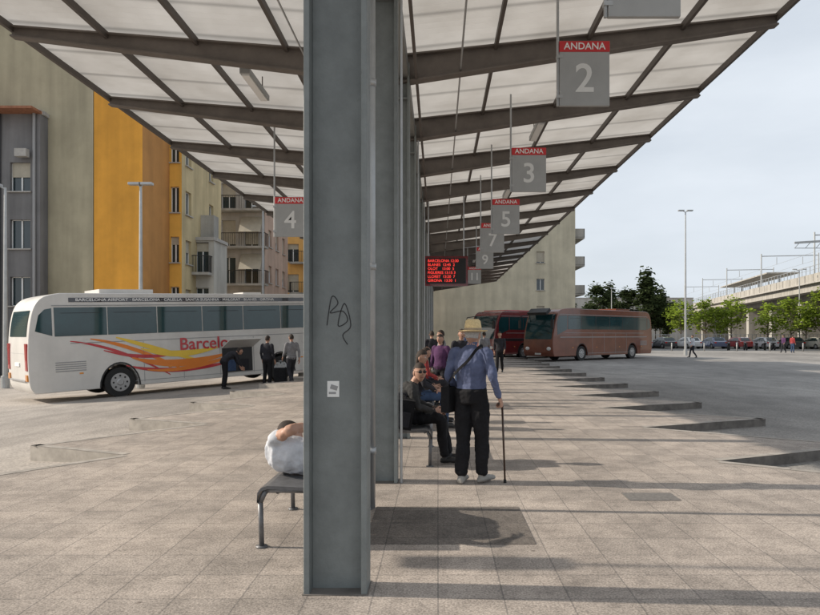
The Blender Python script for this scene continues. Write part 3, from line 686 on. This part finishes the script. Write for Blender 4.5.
def car(name,x,y,yaw,c):
    pm=mat('car_paint',c,.25,var=.05,coat=1); e=empty(name,(x,y,-.14),(0,0,yaw)); mb=MB(); HW=.86
    prof=[(.05,.3),(0,.6),(.05,.9),(.25,1.0),(.55,1.38),(.95,1.46),(2.1,1.45),(2.9,1.02),(3.7,.88),(4.05,.72),(4.1,.45),(4.0,.28)]
    low=[]
    for wx in(3.3,.75): low+=[(wx+.36*math.cos(a),.28+.4*math.sin(a)) for a in [math.pi*k/8 for k in range(9)]]
    out=prof+low; n=len(out)
    vs=[(a,-HW+(.16 if z>1.1 else 0),z) for a,z in out]+[(a,HW-(.16 if z>1.1 else 0),z) for a,z in out]
    mb.add(vs,[tuple(range(n))[::-1],tuple(range(n,2*n))]+[(i,(i+1)%n,n+(i+1)%n,n+i) for i in range(n)],pm); mb.obj('body_shell',e,bevel=.04,seg=2)
    mb=MB()
    for s in(-1,1):
        vs=[(.5,s*(HW-.05),1.02),(2.7,s*(HW-.05),1.02),(2.05,s*(HW-.13),1.38),(.75,s*(HW-.13),1.38)]; mb.quad(vs if s<0 else vs[::-1],'glass')
        for wx in(.75,3.3): wheel(mb,wx,s*.84,.32,s,.2)
        mb.box((.03,s*.68,.8),(.06,.25,.15),'redlamp'); mb.box((4.0,s*.66,.68),(.12,.3,.12),'clearlamp')
    mb.quad([(2.86,-.62,1.07),(2.86,.62,1.07),(2.15,.58,1.44),(2.15,-.58,1.44)],'glass'); mb.quad([(.24,.6,1.03),(.24,-.6,1.03),(.52,-.56,1.37),(.52,.56,1.37)],'glass')
    mb.obj('glazing_and_wheels',e)
cols=[(.35,.36,.38),(.05,.05,.055),(.6,.6,.6),(.1,.12,.2),(.3,.05,.05),(.5,.5,.52),(.08,.08,.08),(.4,.38,.33)]
for i in range(11):
    car('parked_car',26.5+i*2.9,84-i*.6+random.uniform(-.3,.3),R(100+random.uniform(-4,4)) if i%3 else R(96),cols[i%8])
def moto(x,y,yaw):
    e=empty('parked_motorcycle',(x,y,-.14),(0,0,yaw)); mb=MB()
    for xx in(0,1.3): mb.cyl((xx,-.05,.3),(xx,.05,.3),.3,'rubber',n=18)
    mb.ball((.75,0,.72),(.35,.16,.2),'darkpaint'); mb.box((.3,0,.8),(.6,.26,.12),'black'); mb.box((.6,0,.42),(.6,.25,.3),'black'); mb.cyl((1.3,0,.3),(1.05,0,1.0),.04,'galv'); mb.cyl((1.05,-.35,1.02),(1.05,.35,1.02),.02,'black'); mb.ball((1.15,0,.85),(.1,.1,.1),'greypaint')
    mb.obj('frame',e,smooth=False)
for i in range(6): moto(32.5+i*1.1,74+.1*i,R(60+8*(i%3)))
# ------------------------------------------------------------------ street lamps
def lamp(x,y,z,h,arm=.7,two=False):
    e=empty('street_lamp',(x,y,z)); mt='galv' ; mb=MB(); mb.cyl((0,0,0),(0,0,h),.10,mt,r1=.05,n=12); mb.cyl((0,0,0),(0,0,.5),.16,mt,n=12)
    for s in((-1,1) if two else (-1,)):
        mb.cyl((0,0,h-.05),(s*arm,0,h+.08),.03,mt,n=8); mb.box((s*(arm+.12),0,h+.1),(.5,.24,.1),mt)
    mb.obj('pole_and_head',e,bevel=.01,seg=1)
lamp(21.0,56,-.14,12.2,.25,True); lamp(-11.8,26.2,-.5,8.0,.1,True); lamp(-10.75,40.5,-.5,9.9,.3); lamp(-17.7,27,-.57,8.2,.3)
lamp(46,84,-.14,10,.5,True); lamp(26.3,100,-.14,9,.5)
# ------------------------------------------------------------------ buildings
WALL={}
def wallm(n,c,st=.25):
    if n not in WALL: WALL[n]=mat(n,c,.9,var=.14,scale=.5,bump=.2,bscale=8,stain=st)
    return WALL[n]
def facade(mb,O,U,x0,x1,z0,z1,ops,wm_,frame='white',rec=.22):
    U=V(U).normalized(); Nn=V((U.y,-U.x,0)); O=V(O)
    def P(a,z,d=0): return O+U*a+V((0,0,z))-Nn*d
    xs=sorted(set([x0,x1]+[o[0] for o in ops]+[o[1] for o in ops])); zs=sorted(set([z0,z1]+[o[2] for o in ops]+[o[3] for o in ops]))
    for a,b in zip(xs[:-1],xs[1:]):
        for c,d in zip(zs[:-1],zs[1:]):
            mxx,mz=(a+b)/2,(c+d)/2
            if any(o[0]<mxx<o[1] and o[2]<mz<o[3] for o in ops): continue
            mb.quad([P(a,c),P(b,c),P(b,d),P(a,d)],wm_)
    for a,b,c,d in ops:
        mb.quad([P(a,c,rec),P(b,c,rec),P(b,d,rec),P(a,d,rec)],'glass')
        mb.quad([P(a,c),P(a,d),P(a,d,rec),P(a,c,rec)],wm_); mb.quad([P(b,d),P(b,c),P(b,c,rec),P(b,d,rec)],wm_)
        mb.quad([P(a,d),P(b,d),P(b,d,rec),P(a,d,rec)],wm_); mb.quad([P(b,c),P(a,c),P(a,c,rec),P(b,c,rec)],wm_)
        for p,q in((P(a,c,rec-.03),P(a,d,rec-.03)),(P(b,c,rec-.03),P(b,d,rec-.03)),(P((a+b)/2,c,rec-.03),P((a+b)/2,d,rec-.03))): mb.beam(p,q,.07,.05,frame,up=Nn)
        for p,q in((P(a,c,rec-.03),P(b,c,rec-.03)),(P(a,d,rec-.03),P(b,d,rec-.03))): mb.beam(p,q,.05,.07,frame,up=(0,0,1))
        mb.beam(P(a-.08,c-.03,-.03),P(b+.08,c-.03,-.03),.16,.06,'sill')
        k=random.choice((0,.3,.5,.9,0))
        if k: mb.quad([P(a+.03,d-(d-c)*k,rec-.07),P(b-.03,d-(d-c)*k,rec-.07),P(b-.03,d-.02,rec-.07),P(a+.03,d-.02,rec-.07)],'blind')
M['blind']=mat('roller_blind',(.42,.38,.3),.7)
M['rooftile']=mat('roof_tiles',(.3,.13,.07),.85,var=.3,scale=6)
M['conc']=mat('concrete',(.42,.4,.36),.85,var=.12,scale=1.5,stain=.3)
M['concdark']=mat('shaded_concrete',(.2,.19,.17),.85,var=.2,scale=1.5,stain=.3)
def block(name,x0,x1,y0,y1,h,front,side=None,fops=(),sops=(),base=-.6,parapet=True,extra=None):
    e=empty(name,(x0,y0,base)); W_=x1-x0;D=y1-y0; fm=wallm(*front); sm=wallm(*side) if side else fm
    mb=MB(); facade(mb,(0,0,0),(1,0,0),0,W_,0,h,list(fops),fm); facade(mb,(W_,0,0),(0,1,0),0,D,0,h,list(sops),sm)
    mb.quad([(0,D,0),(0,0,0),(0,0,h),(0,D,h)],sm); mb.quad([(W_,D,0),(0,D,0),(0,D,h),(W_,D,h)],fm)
    mb.obj('walls_and_windows',e)
    mb=MB(); mb.box((W_/2,D/2,h-.1),(W_-.1,D-.1,.1),'concdark')
    if parapet:
        for c,s in(((W_/2,.05,h+.1),(W_+.1,.3,.2)),((W_/2,D-.05,h+.1),(W_+.1,.3,.2)),((.05,D/2,h+.1),(.3,D-.42,.2)),((W_-.05,D/2,h+.1),(.3,D-.42,.2))): mb.box(c,s,'sill')
    if extra: extra(mb,W_,D,h)
    mb.obj('roof_and_balconies',e); return e
def grid(x0,x1,nx_,z0,dz,nz_,w_,h_):
    out=[]
    for i in range(nx_):
        cx=x0+(x1-x0)*(i+.5)/nx_
        for j in range(nz_): out.append((cx-w_/2,cx+w_/2,z0+j*dz,z0+j*dz+h_))
    return out
def balcony(mb,x0,x1,z,proj=1.0,y=0,rail='black'):
    mb.box(((x0+x1)/2,y-proj/2-.01,z-.08),(x1-x0,proj,.16),'conc')
    mb.beam((x0,y-proj+.03,z+1.0),(x1,y-proj+.03,z+1.0),.05,.05,rail)
    n=int((x1-x0)/.14)
    for k in range(n+1):
        xx=x0+(x1-x0)*k/n; mb.beam((xx,y-proj+.03,z),(xx,y-proj+.03,z+1.0),.025,.025,rail)
    for xx in(x0+.02,x1-.02):
        mb.beam((xx,y-proj+.03,z+1.0),(xx,y,z+1.0),.05,.05,rail)
        for k in range(1,6): mb.beam((xx,y-proj*k/6,z),(xx,y-proj*k/6,z+1),.025,.025,rail)
def exA(mb,W_,D,h):
    mb.beam((-.3,-.45,h+.05),(W_+.1,-.45,h+.05),.9,.12,'rooftile')
    for z in(3.7,6.6,9.6): balcony(mb,W_-4.9,W_-2.4,z)
    mb.cyl((W_-.25,-.1,0),(W_-.25,-.1,h),.07,'greypaint'); mb.box((W_-.75,-.3,11.5),(.6,.3,.4),'sill')
    mb.cyl((W_-2.0,-.06,0),(W_-2.0,-.06,h),.03,'black')
block('grey_apartment_building',-33,-20.5,34,34.68,13.6,('grey_render',(.22,.215,.215),.4),fops=grid(.3,10.0,4,3.6,2.95,3,1.25,1.65)+[(10.95,12.0,z,z+1.5) for z in(3.7,6.65,9.6)],extra=exA)
block('tall_plain_building',-36,-18.14,34.72,46,18.6,('olive_party_wall',(.44,.39,.27),.25))
block('orange_apartment_block',-18.1,-15.55,34.72,38.2,22,('orange_render',(.80,.38,.055),.18),side=('shaded_orange_render',(.50,.24,.07),.2))  # side wall: orange darkened to brown, its shade put into the colour
block('yellow_apartment_block',-24,-14.85,38.24,45.2,21,('yellow_render',(.78,.42,.08),.15),side=('tan_render',(.58,.47,.27),.25),
      fops=[(8.5,9.0,z,z+1.5) for z in(3.5,6.4,9.3,12.2,15.1)],sops=[(.6,1.5,z,z+1.4) for z in(3.5,6.4,9.3,12.2)]+[(4.6,5.4,z,z+1.4) for z in(6.4,9.3,12.2)])
def exS(mb,W_,D,h):
    for z in(3.2,6.0): balcony(mb,.1,W_-.1,z,.7)
    mb.box((W_/2,D/2,h+.9),(.9,.9,1.6),'conc')
block('small_house',-15.2,-13.75,40.5,43,8.0,('pale_render',(.5,.48,.43),.3),fops=grid(0,1.45,1,3.2,2.8,2,.8,1.9),extra=exS)
def exE(mb,W_,D,h):
    for z in(3.3,6.2,9.1,12.0):
        balcony(mb,.3,W_+.3,z,1.0)
        if z<12: mb.quad([(W_-1.8,-.98,z+1.1),(W_-.1,-.98,z+1.1),(W_-.1,-.1,z+2.4),(W_-1.8,-.1,z+2.4)],'blind')
block('balcony_apartment_building',-17.6,-13.65,52,60,16.2,('white_render',(.52,.49,.45),.25),side=('pinkish_render',(.5,.36,.28),.2),fops=grid(.2,3.8,2,3.35,2.9,4,1.1,2.1),sops=grid(.5,7.5,3,3.5,2.9,4,1.0,1.4),extra=exE)
def exF(mb,W_,D,h):
    for z in(3.3,6.2,9.1): balcony(mb,3,W_-2,z,.8)
block('ochre_apartment_building',-17,-5,63,74,12.6,('ochre_render',(.75,.42,.13),.2),fops=grid(.3,11.7,6,3.4,2.9,3,1.1,1.7),extra=exF)
def exG(mb,W_,D,h):
    for z in(3.6,6.9,10.2,13.4):
        mb.box((W_+.65,4,z),(1.3,6,.18),'conc'); mb.box((W_+1.25,4,z+.55),(.1,6,1.0),'conc'); mb.box((W_+.65,1.05,z+.55),(1.2,.1,1.0),'conc')
    mb.box((W_*.4,6,h+1.2),(4,4,2.4),'conc')
block('beige_apartment_block',-2.0,15.6,75,90,18.4,('beige_party_wall',(.58,.53,.4),.2),fops=[(13.2,14.1,z,z+1.3) for z in(4.2,7.3,10.4,13.5)],sops=grid(.8,14,4,4,3.2,4,1.3,1.8),extra=exG)
block('distant_apartment_block',-30,-3,98,112,13,('dull_render',(.42,.4,.36),.2),fops=grid(.5,26.5,9,3.4,2.9,3,1.2,1.5))
block('distant_station_building',24,58,150,160,10.5,('light_render',(.5,.48,.44),.2),fops=grid(.5,33,12,3.4,3.2,2,1.6,1.5))
# ------------------------------------------------------------------ viaduct
e=empty('railway_viaduct'); mb=MB()
a=V((42,50,0)); b=V((70,196,0)); d=(b-a).normalized(); n=V((-d.y,d.x,0)); Lv=(b-a).length
def Q(t,o,z):
    p=a+d*t+n*o; return V((p.x,p.y,z))
mb.beam(Q(0,-5,7.9),Q(Lv,-5,7.9),10,1.2,'conc'); mb.beam(Q(0,.1,8.95),Q(Lv,.1,8.95),.3,1.15,'conc')
mb.beam(Q(0,.35,8.35),Q(Lv,.35,8.35),.5,.16,'sill')
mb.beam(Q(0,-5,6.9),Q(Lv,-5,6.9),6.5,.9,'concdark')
t=6
while t<Lv:
    mb.beam(Q(t,-5,-.5),Q(t,-5,6.6),1.6,6,'conc',up=n); t+=14
t=0
while t<Lv:
    mb.beam(Q(t,.27,8.45),Q(t,.27,9.5),.12,.12,'sill'); t+=3
mb.beam(Q(0,-9.6,-.5),Q(0,-9.6,6.8),.1,.1,'conc')
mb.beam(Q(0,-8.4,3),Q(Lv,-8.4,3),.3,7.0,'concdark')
mb.obj('deck_and_piers',e)
mb=MB(); t=0
while t<Lv:
    mb.beam(Q(t,.1,9.5),Q(t,.1,10.6),.06,.06,'galv'); t+=1.5
mb.beam(Q(0,.1,10.6),Q(Lv,.1,10.6),.06,.06,'galv'); mb.beam(Q(0,.1,10.1),Q(Lv,.1,10.1),.04,.04,'galv')
mb.obj('railing',e)
mb=MB(); t=14
while t<Lv:
    mb.cyl(Q(t,-.6,8.5),Q(t,-.6,15.2),.11,'galv',n=8); mb.cyl(Q(t,-9.4,8.5),Q(t,-9.4,15.2),.11,'galv',n=8)
    mb.beam(Q(t,-.6,14.8),Q(t,-9.4,14.8),.1,.14,'galv')
    for o_ in(-3,-7): mb.cyl(Q(t,o_,14.6),Q(t,o_,13.4),.05,'galv',n=6)
    t+=24
for o_,z in((-3,13.4),(-7,13.4)): mb.cyl(Q(0,o_,z),Q(Lv,o_,z),.02,'galv',n=5)
mb.obj('catenary_masts',e)
mb=MB(); mb.beam(Q(62,-4,12.0),Q(96,-4,12.0),5,.2,'conc')
t=64
while t<95: mb.beam(Q(t,-4,8.4),Q(t,-4,11.9),.2,.2,'galv'); t+=6
mb.obj('platform_shelter',e)
e=empty('boundary_fence'); mb=MB(); x=22.0
while x<60:
    y=88-.1*(x-22); mb.beam((x,y,-.14),(x,y,1.7),.06,.06,'galv'); x+=.5
mb.beam((22,88,1.65),(60,84.2,1.65),.06,.06,'galv'); mb.beam((22,88,.3),(60,84.2,.3),.3,.9,'conc'); mb.obj('railings',e)
for i in range(6):
    mb=MB(); mb.cyl((0,0,0),(0,0,.85),.07,'greypaint',n=12); mb.ball((0,0,.85),(.075,.075,.05),'galv'); o=mb.obj('bollard',smooth=True); o.location=(22+i*3.4,72-.3*i,-.14)
e=empty('overhead_gantry',(36,62,-.14)); mb=MB(); mb.cyl((4,0,0),(4,0,11),.14,'galv'); mb.beam((-2.5,0,10.4),(4,0,10.8),.12,.2,'galv'); mb.beam((-2.5,0,9.9),(4,0,9.9),.06,.06,'galv')
for k in range(7): mb.beam((-2.5+k,0,9.9),(-2.0+k,0,10.45),.05,.05,'galv')
mb.obj('frame',e)
# ------------------------------------------------------------------ trees
def treemesh(h,cr,lm,style,nl,seed):
    random.seed(seed); mb=MB(); th=h*(.42 if style=='round' else .2)
    mb.cyl((0,0,0),(0,0,h*.8),.022*h*.6,'bark',r1=.02,n=8)
    cs=[]
    for k in range(30):
        f=random.random()
        if style=='round':
            z=th+(h-th)*f; rr_=cr*math.sin(math.pi*min(1,.15+f*.8))*random.uniform(.35,1.1)
        else:
            z=th+(h-th)*f; rr_=cr*(1-f)**.8*random.uniform(.4,1)
        a=random.uniform(0,6.28); c=V((rr_*math.cos(a),rr_*math.sin(a),z)); cs.append(c)
        mb.cyl((0,0,max(th*.7,z-rr_*.9)),c,.015*h*.3,'bark',r1=.01,n=5,caps=False)
    vs=[];fs=[]
    for k in range(nl):
        c=random.choice(cs); s=cr*(.22 if style=='round' else .2)
        p=c+V((random.gauss(0,s),random.gauss(0,s),random.gauss(0,s*.7)))
        q=Matrix.Rotation(random.uniform(0,6.28),3,'Z')@Matrix.Rotation(random.uniform(-1.4,1.4),3,'X'); l=random.uniform(.08,.19)*(h/8+.3)
        o=len(vs); vs+=[p+q@V((-l,-l*.5,0)),p+q@V((l,-l*.5,0)),p+q@V((l*.8,l*.5,.1*l)),p+q@V((-l*.8,l*.5,0))]; fs.append((o,o+1,o+2,o+3))
    mb.add(vs,fs,lm); o=mb.obj('t'); me=o.data; bpy.data.objects.remove(o); return me
LG=leaf_mat('young_leaves',(.24,.32,.05)); DG=leaf_mat('dark_foliage',(.055,.075,.035))
young=[treemesh(6.4,1.9,LG,'round',1300,s) for s in(1,2,3)]
dark=[treemesh(9.5,2.3,DG,'round',2600,s) for s in(4,5)]+[treemesh(13,2.6,DG,'cone',3000,6)]
random.seed(11)
def put(me,nm,x,y,s):
    o=bpy.data.objects.new(nm,me); scene.collection.objects.link(o); o.location=(x,y,-.2); o.rotation_euler=(0,0,random.uniform(0,6)); o.scale=(s,s,s*random.uniform(.9,1.1))
for i in range(12): put(young[i%3],'young_plane_tree',34.0+i*2.1+random.uniform(-.6,.6),92-i*1.5+random.uniform(-2,2),random.uniform(.75,1.05))
for x,y,k,s in((24,104,0,.7),(26,108,1,.95),(28.2,104,0,.75),(30.5,106,1,1.0),(32.4,102,2,.95),(34.6,105,1,.8),(29,112,2,.75),(37,110,2,.7),(22.3,112,1,.75),(40,114,0,.8),(36.3,104,0,.6)):
    put(dark[k],'dark_tree',x,y,s)
mb=MB(); vs=[];fs=[]
for k in range(9000):
    x=random.uniform(10,110); y=random.uniform(215,225); z=abs(random.gauss(0,1))*2.2*(1+.6*noise.noise(V((x*.12,0,0))))+random.uniform(0,4)
    q=Matrix.Rotation(random.uniform(0,6.28),3,'Z')@Matrix.Rotation(random.uniform(0,1.5),3,'X'); l=random.uniform(.4,.9); o=len(vs); p=V((x,y,z))
    vs+=[p+q@V((-l,-l,0)),p+q@V((l,-l,0)),p+q@V((l,l,0)),p+q@V((-l,l,0))]; fs.append((o,o+1,o+2,o+3))
mb.add(vs,fs,DG); mb.obj('distant_tree_belt')
print('OBJS',len(bpy.data.objects))
